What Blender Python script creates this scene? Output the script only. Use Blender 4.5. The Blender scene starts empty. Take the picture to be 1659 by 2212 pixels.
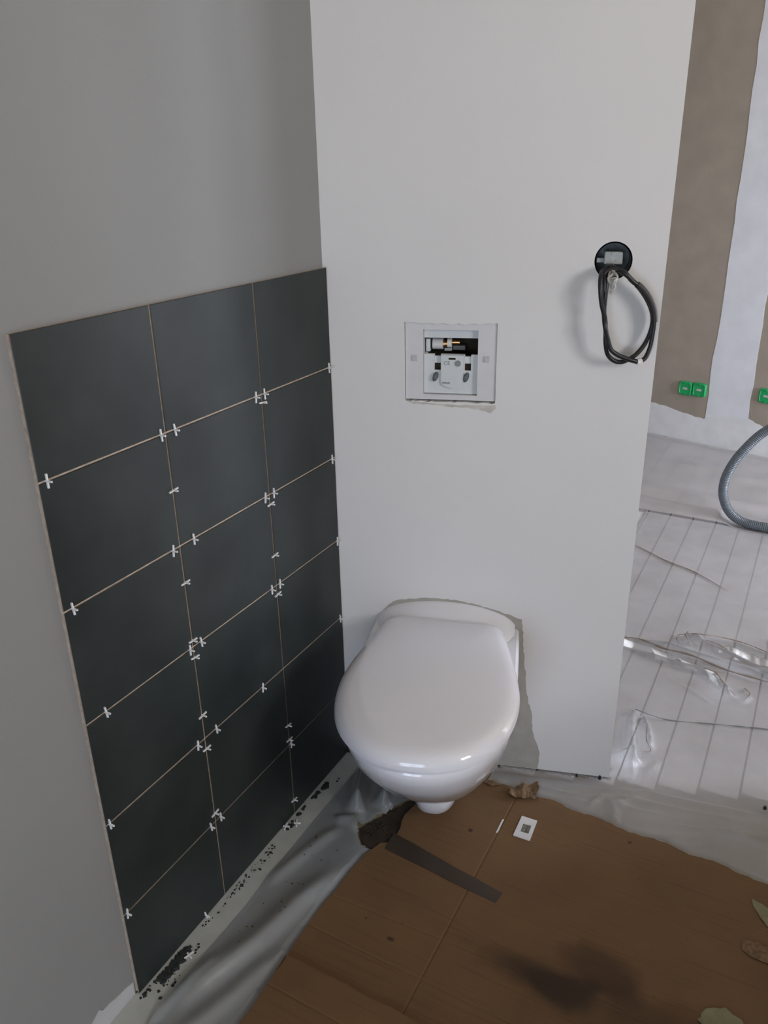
import bpy, bmesh, math, random
import numpy as np
from mathutils import Vector, Matrix, noise

random.seed(4)
SC = bpy.context.scene
COL = SC.collection

# ------------------------------------------------------------------ camera, world, lights, exposure
FPX = 1761.7                                   # focal length in pixels of the 1659 x 2212 frame
cam_data = bpy.data.cameras.new('camera')
cam = bpy.data.objects.new('camera', cam_data)
COL.objects.link(cam)
cam_data.sensor_fit = 'HORIZONTAL'
cam_data.sensor_width = 36.0
cam_data.lens = 36.0 * FPX / 1659.0
cam_data.clip_start = 0.02
cam.location = (0.9000, -1.4360, 1.3913)
cam.rotation_euler = (1.1684, 0.0189, 0.4907)
SC.camera = cam

world = bpy.data.worlds.new('world')
SC.world = world
world.use_nodes = True
world.node_tree.nodes['Background'].inputs['Color'].default_value = (0.75, 0.86, 1.0, 1)
world.node_tree.nodes['Background'].inputs['Strength'].default_value = 0.6


def area_light(name, loc, target, sx, sy, power, color):
    l = bpy.data.lights.new(name, 'AREA')
    l.shape = 'RECTANGLE'
    l.size, l.size_y = sx, sy
    l.energy = power
    l.color = color
    o = bpy.data.objects.new(name, l)
    COL.objects.link(o)
    o.location = loc
    o.rotation_euler = (Vector(target) - Vector(loc)).to_track_quat('-Z', 'Y').to_euler()
    return o


# daylight standing in the three windows of the room
area_light('daylight_front', (0.95, -3.06, 0.75), (0.95, 0, 0.75), 1.1, 1.2, 28.0, (0.70, 0.81, 1.0))
area_light('daylight_right', (3.06, -0.95, 1.70), (0, -0.95, 1.70), 0.7, 0.8, 54.0, (1.0, 0.965, 0.94))
area_light('daylight_far', (3.06, 1.75, 0.95), (0, 1.75, 0.95), 1.0, 1.6, 150.0, (0.82, 0.87, 1.0))

SC.view_settings.view_transform = 'Standard'
SC.view_settings.look = 'None'
SC.view_settings.gamma = 1.0
SC.view_settings.use_curve_mapping = False
SC.view_settings.exposure = 0.0
SC.cycles.use_denoising = True
SC.cycles.max_bounces = 10
SC.cycles.transparent_max_bounces = 16

# ------------------------------------------------------------------ helpers
TH = 0.2969                                    # the boxed wall stands 107 degrees to the tiled wall
CT, ST = math.cos(TH), math.sin(TH)


def BW(s, d, z):
    """point of the boxed wall: s along it from the corner, d out of it, z up"""
    return Vector((s * CT + d * ST, s * ST - d * CT, z))


FA = Vector((0.131, 2.978, 0))
FD = Vector((0.9665, -0.2567, 0))
FN = Vector((-0.2567, -0.9665, 0))


def FW(s, d, z):
    """point of the far wall"""
    return FA + FD * s + FN * d + Vector((0, 0, z))


def IDENT(x, y, z):
    return Vector((x, y, z))


class MB:
    def __init__(self):
        self.v, self.f, self.m = [], [], []

    def add(self, verts, faces, mat=0):
        b = len(self.v)
        self.v += [tuple(p) for p in verts]
        for k, f in enumerate(faces):
            self.f.append(tuple(b + i for i in f))
            self.m.append(mat[k] if isinstance(mat, (list, tuple)) else mat)
        return self

    def box(self, lo, hi, T=IDENT, mat=0, bev=0.0):
        (x0, y0, z0), (x1, y1, z1) = lo, hi
        if bev <= 0:
            vs = [T(x, y, z) for z in (z0, z1) for y in (y0, y1) for x in (x0, x1)]
            fs = [(0, 2, 3, 1), (4, 5, 7, 6), (0, 1, 5, 4), (2, 6, 7, 3), (0, 4, 6, 2), (1, 3, 7, 5)]
            return self.add(vs, fs, mat)
        bm = bmesh.new()
        bmesh.ops.create_cube(bm, size=1)
        for v in bm.verts:
            v.co = Vector(((x0 + x1) / 2 + v.co.x * (x1 - x0), (y0 + y1) / 2 + v.co.y * (y1 - y0), (z0 + z1) / 2 + v.co.z * (z1 - z0)))
        bmesh.ops.bevel(bm, geom=list(bm.edges), offset=bev, segments=2, profile=0.5, affect='EDGES')
        bm.verts.ensure_lookup_table()
        self.add([T(*v.co) for v in bm.verts], [[v.index for v in f.verts] for f in bm.faces], mat)
        bm.free()
        return self

    def prism(self, pts, z0, z1, T=IDENT, mat=0):
        """closed outline (x, y) extruded between z0 and z1"""
        n = len(pts)
        vs = [T(x, y, z0) for x, y in pts] + [T(x, y, z1) for x, y in pts]
        fs = [tuple(range(n))[::-1], tuple(range(n, 2 * n))]
        fs += [(i, (i + 1) % n, n + (i + 1) % n, n + i) for i in range(n)]
        return self.add(vs, fs, mat)

    def loft(self, rings, mat=0, cap0=True, cap1=True):
        n = len(rings[0])
        vs = [p for r in rings for p in r]
        fs = []
        for k in range(len(rings) - 1):
            for i in range(n):
                j = (i + 1) % n
                fs.append((k * n + i, k * n + j, (k + 1) * n + j, (k + 1) * n + i))
        if cap0:
            fs.append(tuple(range(n))[::-1])
        if cap1:
            fs.append(tuple(range((len(rings) - 1) * n, len(rings) * n)))
        return self.add(vs, fs, mat)

    def tube(self, pts, r, n=10, mat=0, T=None):
        pts = [Vector(p) for p in pts]
        if T:
            pts = [T(*p) for p in pts]
        rs = r if isinstance(r, (list, tuple)) else [r] * len(pts)
        t0 = (pts[1] - pts[0]).normalized()
        up = t0.orthogonal().normalized()
        rings = []
        for i, p in enumerate(pts):
            t = (pts[min(i + 1, len(pts) - 1)] - pts[max(i - 1, 0)]).normalized()
            up = (up - t * up.dot(t)).normalized()
            w = t.cross(up)
            rings.append([p + (up * math.cos(2 * math.pi * k / n) + w * math.sin(2 * math.pi * k / n)) * rs[i] for k in range(n)])
        return self.loft(rings, mat)

    def build(self, name, mats, parent=None, smooth=False, fix=True):
        me = bpy.data.meshes.new(name)
        me.from_pydata(self.v, [], self.f)
        for m in (mats if isinstance(mats, (list, tuple)) else [mats]):
            me.materials.append(m)
        me.polygons.foreach_set('material_index', self.m)
        if smooth:
            me.polygons.foreach_set('use_smooth', [True] * len(me.polygons))
        if fix:
            bm = bmesh.new()
            bm.from_mesh(me)
            bmesh.ops.recalc_face_normals(bm, faces=list(bm.faces))
            bm.to_mesh(me)
            bm.free()
        me.update()
        if smooth and smooth != 'all':
            try:
                me.set_sharp_from_angle(angle=math.radians(38))
            except Exception:
                pass
        o = bpy.data.objects.new(name, me)
        COL.objects.link(o)
        if parent:
            o.parent = parent
        return o


def spline(pts, n=8, closed=False):
    """Catmull-Rom through the points"""
    P = [Vector(p) for p in pts]
    out = []
    m = len(P)
    for i in range(m if closed else m - 1):
        if closed:
            a, b, c, d = P[(i - 1) % m], P[i], P[(i + 1) % m], P[(i + 2) % m]
        else:
            a, b, c, d = P[max(i - 1, 0)], P[i], P[i + 1], P[min(i + 2, m - 1)]
        for k in range(n):
            t = k / n
            out.append(0.5 * ((2 * b) + (c - a) * t + (2 * a - 5 * b + 4 * c - d) * t * t + (3 * b - a - 3 * c + d) * t ** 3))
    if not closed:
        out.append(P[-1])
    return out


def ragged(pts, step, amp, seed=0, closed=True):
    """outline with a torn edge: points every step, pushed about by amp"""
    rnd = random.Random(seed)
    out = []
    n = len(pts)
    for i in range(n if closed else n - 1):
        a, b = Vector(pts[i]), Vector(pts[(i + 1) % n])
        k = max(1, int((b - a).length / step))
        for j in range(k):
            p = a.lerp(b, j / k)
            if j:
                p = p + Vector((rnd.uniform(-amp, amp), rnd.uniform(-amp, amp)))
            out.append((p.x, p.y))
    if not closed:
        out.append(tuple(pts[-1]))
    return out


def tag(o, label=None, cat=None, group=None, kind=None):
    for k, v in (('label', label), ('category', cat), ('group', group), ('kind', kind)):
        if v:
            o[k] = v
    return o


def empty(name, loc, label, cat, group=None):
    o = bpy.data.objects.new(name, None)
    COL.objects.link(o)
    o.location = loc
    o.empty_display_size = 0.05
    return tag(o, label, cat, group)


def into(parent, o):
    """parent o under parent, keeping it where it stands"""
    o.parent = parent
    o.matrix_parent_inverse = Matrix.Translation(-Vector(parent.location))
    return o


# ------------------------------------------------------------------ materials
def mat(name, color, rough=0.6, var=0.0, scale=20.0, bump=0.0, bscale=80.0, color2=None, spec=0.5, metal=0.0, coat=0.0, detail=4):
    m = bpy.data.materials.new(name)
    m.use_nodes = True
    nt = m.node_tree
    b = nt.nodes['Principled BSDF']
    b.inputs['Roughness'].default_value = rough
    b.inputs['Metallic'].default_value = metal
    b.inputs['Specular IOR Level'].default_value = spec
    b.inputs['Coat Weight'].default_value = coat
    b.inputs['Coat Roughness'].default_value = 0.06
    tc = nt.nodes.new('ShaderNodeTexCoord')
    nz = nt.nodes.new('ShaderNodeTexNoise')
    nz.inputs['Scale'].default_value = scale
    nz.inputs['Detail'].default_value = detail
    nt.links.new(tc.outputs['Object'], nz.inputs['Vector'])
    rp = nt.nodes.new('ShaderNodeValToRGB')
    c1 = tuple(c * (1 - var) for c in color)
    c2 = color2 or tuple(min(1, c * (1 + var)) for c in color)
    rp.color_ramp.elements[0].color = (*c1, 1)
    rp.color_ramp.elements[1].color = (*c2, 1)
    rp.color_ramp.elements[0].position = 0.32
    rp.color_ramp.elements[1].position = 0.68
    nt.links.new(nz.outputs['Fac'], rp.inputs['Fac'])
    nt.links.new(rp.outputs['Color'], b.inputs['Base Color'])
    if bump:
        nb = nt.nodes.new('ShaderNodeTexNoise')
        nb.inputs['Scale'].default_value = bscale
        nb.inputs['Detail'].default_value = 3
        nt.links.new(tc.outputs['Object'], nb.inputs['Vector'])
        bp = nt.nodes.new('ShaderNodeBump')
        bp.inputs['Strength'].default_value = bump
        bp.inputs['Distance'].default_value = 0.004
        nt.links.new(nb.outputs['Fac'], bp.inputs['Height'])
        nt.links.new(bp.outputs['Normal'], b.inputs['Normal'])
    return m


def film_mat(name, opacity, color, rough=0.32, trans=0.4):
    """thin milky plastic film: partly clear, partly scattering, with a sheen"""
    m = bpy.data.materials.new(name)
    m.use_nodes = True
    nt = m.node_tree
    nt.nodes.clear()
    N = nt.nodes.new
    out = N('ShaderNodeOutputMaterial')
    tr = N('ShaderNodeBsdfTransparent')
    tr.inputs['Color'].default_value = (0.95, 0.96, 0.96, 1)
    df = N('ShaderNodeBsdfDiffuse')
    df.inputs['Color'].default_value = (*color, 1)
    tl = N('ShaderNodeBsdfTranslucent')
    tl.inputs['Color'].default_value = (*color, 1)
    ms = N('ShaderNodeMixShader')
    ms.inputs[0].default_value = trans
    nt.links.new(df.outputs[0], ms.inputs[1])
    nt.links.new(tl.outputs[0], ms.inputs[2])
    tc = N('ShaderNodeTexCoord')
    nz = N('ShaderNodeTexNoise')
    nz.inputs['Scale'].default_value = 7.0
    nz.inputs['Detail'].default_value = 5.0
    nt.links.new(tc.outputs['Object'], nz.inputs['Vector'])
    mr = N('ShaderNodeMapRange')
    mr.inputs['From Min'].default_value = 0.3
    mr.inputs['From Max'].default_value = 0.7
    mr.inputs['To Min'].default_value = max(0.0, opacity - 0.04)
    mr.inputs['To Max'].default_value = min(1.0, opacity + 0.04)
    nt.links.new(nz.outputs['Fac'], mr.inputs['Value'])
    mx = N('ShaderNodeMixShader')
    nt.links.new(mr.outputs[0], mx.inputs[0])
    nt.links.new(tr.outputs[0], mx.inputs[1])
    nt.links.new(ms.outputs[0], mx.inputs[2])
    gl = N('ShaderNodeBsdfGlossy')
    gl.inputs['Roughness'].default_value = rough
    fr = N('ShaderNodeFresnel')
    fr.inputs['IOR'].default_value = 1.35
    m2 = N('ShaderNodeMixShader')
    nt.links.new(fr.outputs[0], m2.inputs[0])
    nt.links.new(mx.outputs[0], m2.inputs[1])
    nt.links.new(gl.outputs[0], m2.inputs[2])
    nt.links.new(m2.outputs[0], out.inputs['Surface'])
    return m


M = {}
M['wall_grey'] = mat('grey_wall_paint', (0.250, 0.252, 0.250), 0.75, 0.03, 3.0, 0.05, 180)
M['wall_white'] = mat('white_wall_paint', (0.735, 0.728, 0.725), 0.7, 0.02, 2.5, 0.04, 160)
M['raw_plaster'] = mat('bare_plaster', (0.40, 0.385, 0.35), 0.9, 0.08, 30, 0.25, 120)
M['filler'] = mat('white_filler', (0.74, 0.74, 0.75), 0.85, 0.05, 14, 0.25, 90)
M['wall_filler'] = mat('grey_white_filler', (0.46, 0.47, 0.48), 0.85, 0.05, 14, 0.25, 90)
M['smear'] = mat('grey_filler_smear', (0.56, 0.53, 0.49), 0.9, 0.14, 50, 0.25, 120)
M['clip'] = mat('grey_clip_plastic', (0.50, 0.50, 0.515), 0.45, 0.05, 90)
M['board'] = mat('bare_plasterboard', (0.34, 0.29, 0.235), 0.85, 0.06, 10, 0.1, 150)
M['compound'] = mat('joint_compound', (0.72, 0.73, 0.76), 0.85, 0.05, 9, 0.12, 60)
M['concrete'] = mat('floor_screed', (0.30, 0.26, 0.165), 0.9, 0.18, 24, 0.3, 90)
M['ceiling'] = mat('ceiling_paint', (0.66, 0.54, 0.38), 0.8, 0.03, 4)
M['tile'] = mat('slate_tile_glaze', (0.021, 0.028, 0.028), 0.45, 0.35, 5.0, 0.06, 60, color2=(0.031, 0.038, 0.037), spec=0.32, detail=7)
M['tile_body'] = mat('tile_body', (0.30, 0.23, 0.18), 0.85, 0.12, 60)
M['adhesive'] = mat('tile_adhesive_bed', (0.46, 0.375, 0.30), 0.9, 0.2, 90)
M['adhesive_dark'] = mat('dark_tile_adhesive', (0.020, 0.022, 0.022), 0.9, 0.3, 90)
M['spacer'] = mat('white_spacer_plastic', (0.80, 0.80, 0.80), 0.45, 0.03, 40)
M['plank'] = mat('pale_floor_plank', (0.80, 0.80, 0.84), 0.5, 0.04, 9)
M['ceramic'] = mat('white_ceramic', (0.79, 0.795, 0.84), 0.10, 0.01, 4, coat=0.6)
M['lid'] = mat('white_seat_plastic', (0.76, 0.765, 0.82), 0.11, 0.01, 4, coat=0.4)
M['plate'] = mat('white_frame_plastic', (0.66, 0.655, 0.665), 0.5, 0.02, 40)
M['plate_in'] = mat('pale_housing_plastic', (0.62, 0.65, 0.66), 0.45, 0.02, 60)
M['grey_plastic'] = mat('grey_plastic', (0.22, 0.23, 0.23), 0.5, 0.1, 90)
M['lever'] = mat('dark_lever_plastic', (0.10, 0.12, 0.125), 0.4, 0.2, 200)
M['void'] = mat('dark_cavity', (0.030, 0.024, 0.014), 0.9, 0.3, 60)
M['brass'] = mat('brass', (0.62, 0.34, 0.14), 0.32, 0.1, 60, metal=1.0)
M['box_grey'] = mat('recess_box_plastic', (0.15, 0.18, 0.18), 0.6, 0.3, 90)
M['connector'] = mat('connector_plastic', (0.40, 0.43, 0.43), 0.5, 0.12, 160)
M['cable'] = mat('black_cable_sheath', (0.012, 0.012, 0.013), 0.38, 0.2, 60)
M['wire'] = mat('bare_grey_wire', (0.42, 0.41, 0.38), 0.4, 0.15, 200)
M['cable_cut'] = mat('pale_cable_inner', (0.70, 0.69, 0.67), 0.5, 0.05, 100)
M['wrap'] = mat('dull_black_wrap_tape', (0.020, 0.017, 0.017), 0.55, 0.2, 60)
M['green'] = mat('green_box_plastic', (0.006, 0.35, 0.10), 0.40, 0.06, 50)
M['green_bar'] = mat('pale_pink_print', (0.50, 0.46, 0.44), 0.5, 0.05, 90)
M['hose'] = mat('grey_corrugated_plastic', (0.13, 0.15, 0.17), 0.24, 0.06, 40)
M['packing_tape'] = mat('brown_packing_tape', (0.050, 0.034, 0.021), 0.45, 0.12, 25)
M['mask'] = mat('pale_masking_tape', (0.42, 0.43, 0.40), 0.7, 0.06, 30, 0.1, 150)
M['card_white'] = mat('white_card', (0.70, 0.70, 0.70), 0.6, 0.03, 60)
M['card_print'] = mat('printed_picture', (0.05, 0.10, 0.05), 0.5, 0.5, 160, color2=(0.28, 0.25, 0.22))
M['scrap'] = mat('yellowed_paper_scrap', (0.21, 0.20, 0.11), 0.8, 0.15, 40)
M['fibre'] = mat('torn_card_fibre', (0.17, 0.105, 0.055), 0.95, 0.35, 120)
M['dirt'] = mat('brown_dirt', (0.040, 0.027, 0.018), 0.95, 0.4, 120)
M['steel'] = mat('dark_steel', (0.02, 0.02, 0.022), 0.5, 0.2, 90)
M['frame_white'] = mat('window_frame_paint', (0.75, 0.75, 0.74), 0.4, 0.02, 20)
M['film'] = film_mat('plastic_film', 0.36, (0.92, 0.92, 0.96), trans=0.25)
M['film_far'] = film_mat('doubled_plastic_film', 0.58, (0.80, 0.78, 0.79), trans=0.3)
M['film_grey'] = film_mat('grey_plastic_film', 0.52, (0.54, 0.57, 0.60), rough=0.28, trans=0.3)

gm = bpy.data.materials.new('window_glass')
gm.use_nodes = True
_nt = gm.node_tree
_nt.nodes.clear()
_o = _nt.nodes.new('ShaderNodeOutputMaterial')
_t = _nt.nodes.new('ShaderNodeBsdfTransparent')
_g = _nt.nodes.new('ShaderNodeBsdfGlossy')
_g.inputs['Roughness'].default_value = 0.02
_m = _nt.nodes.new('ShaderNodeMixShader')
_m.inputs[0].default_value = 0.05
_nt.links.new(_t.outputs[0], _m.inputs[1])
_nt.links.new(_g.outputs[0], _m.inputs[2])
_nt.links.new(_m.outputs[0], _o.inputs['Surface'])
M['glass'] = gm


def cardboard_mat():
    m = mat('brown_cardboard', (0.152, 0.083, 0.033), 0.8, 0.10, 6.0, 0.12, 240)
    nt = m.node_tree
    N, L = nt.nodes.new, nt.links.new
    b = nt.nodes['Principled BSDF']
    base = b.inputs['Base Color'].links[0].from_socket
    tc = nt.nodes['Texture Coordinate']

    def mix(kind, fac, a, col):
        x = N('ShaderNodeMix')
        x.data_type = 'RGBA'
        x.blend_type = kind
        L(fac, x.inputs['Factor'])
        L(a, x.inputs[6])
        x.inputs[7].default_value = (*col, 1)
        return x.outputs[2]

    def ramp(sock, lo, hi):
        r = N('ShaderNodeMapRange')
        r.interpolation_type = 'SMOOTHSTEP'
        r.inputs['From Min'].default_value = lo
        r.inputs['From Max'].default_value = hi
        L(sock, r.inputs['Value'])
        return r.outputs[0]
    # fluting lines that show through the liner
    mp = N('ShaderNodeMapping')
    mp.inputs['Scale'].default_value = (5.0, 170.0, 1.0)
    L(tc.outputs['Object'], mp.inputs['Vector'])
    nf = N('ShaderNodeTexNoise')
    nf.inputs['Scale'].default_value = 1.0
    nf.inputs['Detail'].default_value = 3.0
    L(mp.outputs[0], nf.inputs['Vector'])
    c = mix('MULTIPLY', ramp(nf.outputs['Fac'], 0.50, 0.75), base, (0.84, 0.83, 0.82))
    # small spatters
    ns = N('ShaderNodeTexNoise')
    ns.inputs['Scale'].default_value = 26.0
    ns.inputs['Detail'].default_value = 2.0
    L(tc.outputs['Object'], ns.inputs['Vector'])
    c = mix('MULTIPLY', ramp(ns.outputs['Fac'], 0.735, 0.78), c, (0.42, 0.38, 0.34))
    # broad dark blotches and two small stains, each with its own place and size
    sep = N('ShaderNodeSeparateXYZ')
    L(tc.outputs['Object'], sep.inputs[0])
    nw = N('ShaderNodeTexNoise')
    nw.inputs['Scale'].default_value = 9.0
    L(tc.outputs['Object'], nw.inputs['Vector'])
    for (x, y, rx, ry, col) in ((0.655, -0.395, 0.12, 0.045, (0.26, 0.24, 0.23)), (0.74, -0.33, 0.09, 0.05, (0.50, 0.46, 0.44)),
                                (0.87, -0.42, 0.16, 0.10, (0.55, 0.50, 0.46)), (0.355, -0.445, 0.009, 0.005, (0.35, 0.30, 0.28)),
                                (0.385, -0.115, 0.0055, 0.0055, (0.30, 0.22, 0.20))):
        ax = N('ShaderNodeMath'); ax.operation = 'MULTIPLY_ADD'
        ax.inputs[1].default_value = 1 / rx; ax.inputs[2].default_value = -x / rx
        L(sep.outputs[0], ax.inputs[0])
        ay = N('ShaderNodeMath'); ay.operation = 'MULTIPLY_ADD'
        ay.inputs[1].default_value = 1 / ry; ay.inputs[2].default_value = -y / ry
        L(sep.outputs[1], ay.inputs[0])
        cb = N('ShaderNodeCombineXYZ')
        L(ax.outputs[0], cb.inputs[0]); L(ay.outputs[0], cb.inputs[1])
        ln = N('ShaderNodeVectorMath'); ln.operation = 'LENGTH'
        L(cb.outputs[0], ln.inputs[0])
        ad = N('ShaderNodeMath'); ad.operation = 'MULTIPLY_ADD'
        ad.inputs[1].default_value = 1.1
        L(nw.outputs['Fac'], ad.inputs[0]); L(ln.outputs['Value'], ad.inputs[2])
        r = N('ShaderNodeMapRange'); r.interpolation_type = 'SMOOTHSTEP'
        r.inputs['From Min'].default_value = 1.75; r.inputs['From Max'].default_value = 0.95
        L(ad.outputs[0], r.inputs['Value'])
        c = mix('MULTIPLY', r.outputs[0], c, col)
    L(c, b.inputs['Base Color'])
    return m


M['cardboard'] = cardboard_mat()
M['card_edge'] = mat('cardboard_cut_edge', (0.21, 0.14, 0.08), 0.9, 0.2, 200)

# ------------------------------------------------------------------ the room shell
S = 'structure'
XL = -0.0095                                   # painted face of the tiled wall
fl = tag(MB().box((-0.3, -3.1, -0.12), (3.2, 3.3, 0.0)).build('floor', M['concrete']), kind=S)
tag(MB().box((-0.3, -3.1, 2.5), (3.2, 3.3, 2.6)).build('ceiling', M['ceiling']), kind=S)
wl = tag(MB().box((-0.2, -3.1, 0.0), (XL, 3.2, 2.5)).build('wall_left', M['wall_grey']), kind=S)

# far wall of bare plasterboard with its filled joints
wf = tag(MB().box((-0.3, -0.12, 0.0), (3.1, 0.0, 2.5), T=FW).build('wall_far', M['board']), kind=S)


def vband(s0, s1, z0, z1, name, seed, thick=0.0012, amp=0.012):
    rnd = random.Random(seed)
    n = 26
    L_, R_ = [], []
    a = b = 0
    for i in range(n + 1):
        z = z0 + (z1 - z0) * i / n
        a = 0.7 * a + rnd.uniform(-amp, amp)
        b = 0.7 * b + rnd.uniform(-amp, amp)
        L_.append((s0 + a, z))
        R_.append((s1 + b, z))
    pts = L_ + R_[::-1]
    return MB().prism(pts, 0.0, thick, T=lambda x, y, z: FW(x, z, y)).build(name, M['compound'], wf)


vband(0.312, 0.520, 0.10, 2.5, 'filled_joint', 3, 0.0012, 0.006)
hb = [(-0.25, 0.0), (-0.25, 0.20), (0.013, 0.195), (0.10, 0.188), (0.155, 0.176), (0.19, 0.170), (0.255, 0.160), (0.305, 0.158), (0.315, 0.185),
      (0.52, 0.20), (0.60, 0.17), (0.75, 0.18), (1.1, 0.17), (1.6, 0.19), (3.0, 0.18), (3.0, 0.0)]
MB().prism(ragged(hb, 0.02, 0.003, 2), 0.0, 0.0016, T=lambda x, y, z: FW(x, z, y)).build('filled_base_band', M['filler'], wf)

# boxed wall behind the toilet, with a rectangular opening and a round hole
S_END, WT = 0.6476, 0.125
FLO = (0.1555, 0.3425, 0.9385, 1.0995)         # opening of the flush housing: s0 s1 z0 z1
BOX = (0.5525, 1.2185, 0.0345)                 # recess box: s z radius


def holed_wall(name):
    bm = bmesh.new()

    def loop(pts):
        vs = [bm.verts.new((s, z, 0)) for s, z in pts]
        for i in range(len(vs)):
            bm.edges.new((vs[i], vs[(i + 1) % len(vs)]))
    loop([(-0.03, 0.018), (S_END, 0.016), (S_END, 2.5), (-0.03, 2.5)])
    top = [(FLO[1] - (FLO[1] - FLO[0]) * i / 24, FLO[3] - 0.0045 * math.sin(math.pi * i / 24) * (0.6 + 0.4 * math.sin(i * 1.7))) for i in range(25)]
    rn = random.Random(8)
    bot = [(FLO[0] + (FLO[1] - FLO[0]) * i / 24, FLO[2] - 0.0028 * rn.random() - 0.0006) for i in range(25)]
    loop([(s, z) for s, z in bot] + [(s, z) for s, z in top])
    loop([(BOX[0] + BOX[2] * math.cos(2 * math.pi * k / 40), BOX[1] + BOX[2] * math.sin(2 * math.pi * k / 40)) for k in range(40)])
    bmesh.ops.triangle_fill(bm, edges=list(bm.edges), use_beauty=True, use_dissolve=False)
    r = bmesh.ops.extrude_face_region(bm, geom=list(bm.faces))
    for v in [g for g in r['geom'] if isinstance(g, bmesh.types.BMVert)]:
        v.co.z = -WT
    for v in bm.verts:
        v.co = BW(v.co.x, v.co.z, v.co.y)
    bmesh.ops.recalc_face_normals(bm, faces=list(bm.faces))
    me = bpy.data.meshes.new(name)
    bm.to_mesh(me)
    bm.free()
    me.materials.append(M['wall_white'])
    o = bpy.data.objects.new(name, me)
    COL.objects.link(o)
    return tag(o, kind=S)


wb = holed_wall('wall_back')
# bare plaster left unpainted round the toilet
patch = [(0.098, 0.30), (0.100, 0.432), (0.124, 0.456), (0.160, 0.466), (0.205, 0.472), (0.250, 0.473), (0.290, 0.469), (0.349, 0.456), (0.421, 0.435), (0.428, 0.36),
         (0.436, 0.28), (0.441, 0.233), (0.456, 0.176), (0.460, 0.128), (0.480, 0.068), (0.477, 0.0175), (0.10, 0.0175)]
MB().prism(ragged(patch, 0.008, 0.0016, 5), -0.001, 0.0005, T=lambda x, y, z: BW(x, z, y)).build('bare_plaster_patch', M['raw_plaster'], wb)
sm = [(0.160, 0.9365), (0.19, 0.934), (0.25, 0.932), (0.30, 0.9315), (0.343, 0.934), (0.344, 0.926), (0.335, 0.916), (0.322, 0.921), (0.29, 0.926), (0.25, 0.9265), (0.20, 0.931), (0.17, 0.932)]
MB().prism(ragged(sm, 0.006, 0.0012, 6), -0.001, 0.0004, T=lambda x, y, z: BW(x, z, y)).build('filler_smear', M['smear'], wb)
MB().box((-0.02, -WT + 0.004, 0.0), (S_END - 0.006, -0.022, 0.020), T=BW).build('sole_plate', M['concrete'], wb)

# outer walls with their windows (behind the camera and out of frame to one side)


def wall_with_openings(name, axis, pos, thick, a0, a1, holes, m):
    """wall in the plane axis = pos, spanning a0..a1, z 0..2.5, with rectangular holes (b0, b1, z0, z1)"""
    mb = MB()

    def bx(b0, b1, z0, z1):
        if b1 - b0 < 1e-4 or z1 - z0 < 1e-4:
            return
        if axis == 'x':
            mb.box((min(pos, pos + thick), b0, z0), (max(pos, pos + thick), b1, z1))
        else:
            mb.box((b0, min(pos, pos + thick), z0), (b1, max(pos, pos + thick), z1))
    c = a0
    for b0, b1, z0, z1 in sorted(holes):
        bx(c, b0, 0, 2.5)
        bx(b0, b1, 0, z0)
        bx(b0, b1, z1, 2.5)
        c = b1
    bx(c, a1, 0, 2.5)
    return tag(mb.build(name, m), kind=S)


WIN = {'window_1': ('y', -2.95, 0.40, 1.50, 0.12, 1.38), 'window_2': ('x', 2.95, -1.30, -0.60, 1.30, 2.10), 'window_3': ('x', 2.95, 1.22, 2.28, 0.12, 1.78)}
wall_with_openings('wall_front', 'y', -2.90, -0.12, -0.2, 3.1, [WIN['window_1'][2:]], M['wall_white'])
wall_with_openings('wall_right', 'x', 2.90, 0.12, -3.0, 2.45, [WIN['window_2'][2:], WIN['window_3'][2:]], M['wall_white'])


def window(name):
    ax, pos, b0, b1, z0, z1 = WIN[name]

    def T(b, d, z):
        return Vector((pos + d, b, z)) if ax == 'x' else Vector((b, pos + d, z))
    mb = MB()
    w = 0.05
    for lo, hi in (((b0, z0), (b0 + w, z1)), ((b1 - w, z0), (b1, z1)), ((b0, z0), (b1, z0 + w)), ((b0, z1 - w), (b1, z1))):
        mb.box((lo[0], -0.03, lo[1]), (hi[0], 0.03, hi[1]), T=T)
    o = tag(mb.build(name, M['frame_white']), kind=S)
    bm_, zm = (b0 + b1) / 2, z0 + (z1 - z0) * 0.42
    MB().box((bm_ - 0.03, -0.025, z0 + w), (bm_ + 0.03, 0.025, z1 - w), T=T).build('mullion', M['frame_white'], o)
    MB().box((b0 + w, -0.022, zm - 0.02), (b1 - w, 0.022, zm + 0.02), T=T).build('transom', M['frame_white'], o)
    for p0, p1 in ((b0 + w, bm_ - 0.03), (bm_ + 0.03, b1 - w)):
        for q0, q1 in ((z0 + w, zm - 0.02), (zm + 0.02, z1 - w)):
            MB().box((p0, -0.003, q0), (p1, 0.003, q1), T=T).build('pane', M['glass'], o)
    return o


# unseen wall end and low wall, added out of frame to shade the floor
tag(MB().box((1.36, -0.05, 0.0), (1.46, 0.55, 2.5)).build('added_shade_wall', M['wall_white']), kind=S)
tag(MB().box((1.36, -2.90, 0.0), (1.46, -0.05, 0.64)).build('added_low_shade_wall', M['wall_white']), kind=S)

for k in WIN:
    window(k)

# ------------------------------------------------------------------ tiles on the wall (parts of the wall)
ROWS = [1.2050, 1.0046, 0.8047, 0.6055, 0.4044, 0.2028, 0.0076]
COLS = [-0.7539, -0.5051, -0.2470, -0.0030]
J = 0.0016
MB().box((XL, COLS[0] + 0.0006, ROWS[6] + 0.003), (-0.0026, COLS[3] - 0.003, ROWS[0] - 0.0006)).build('adhesive_bed', M['adhesive'], wl)


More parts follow.
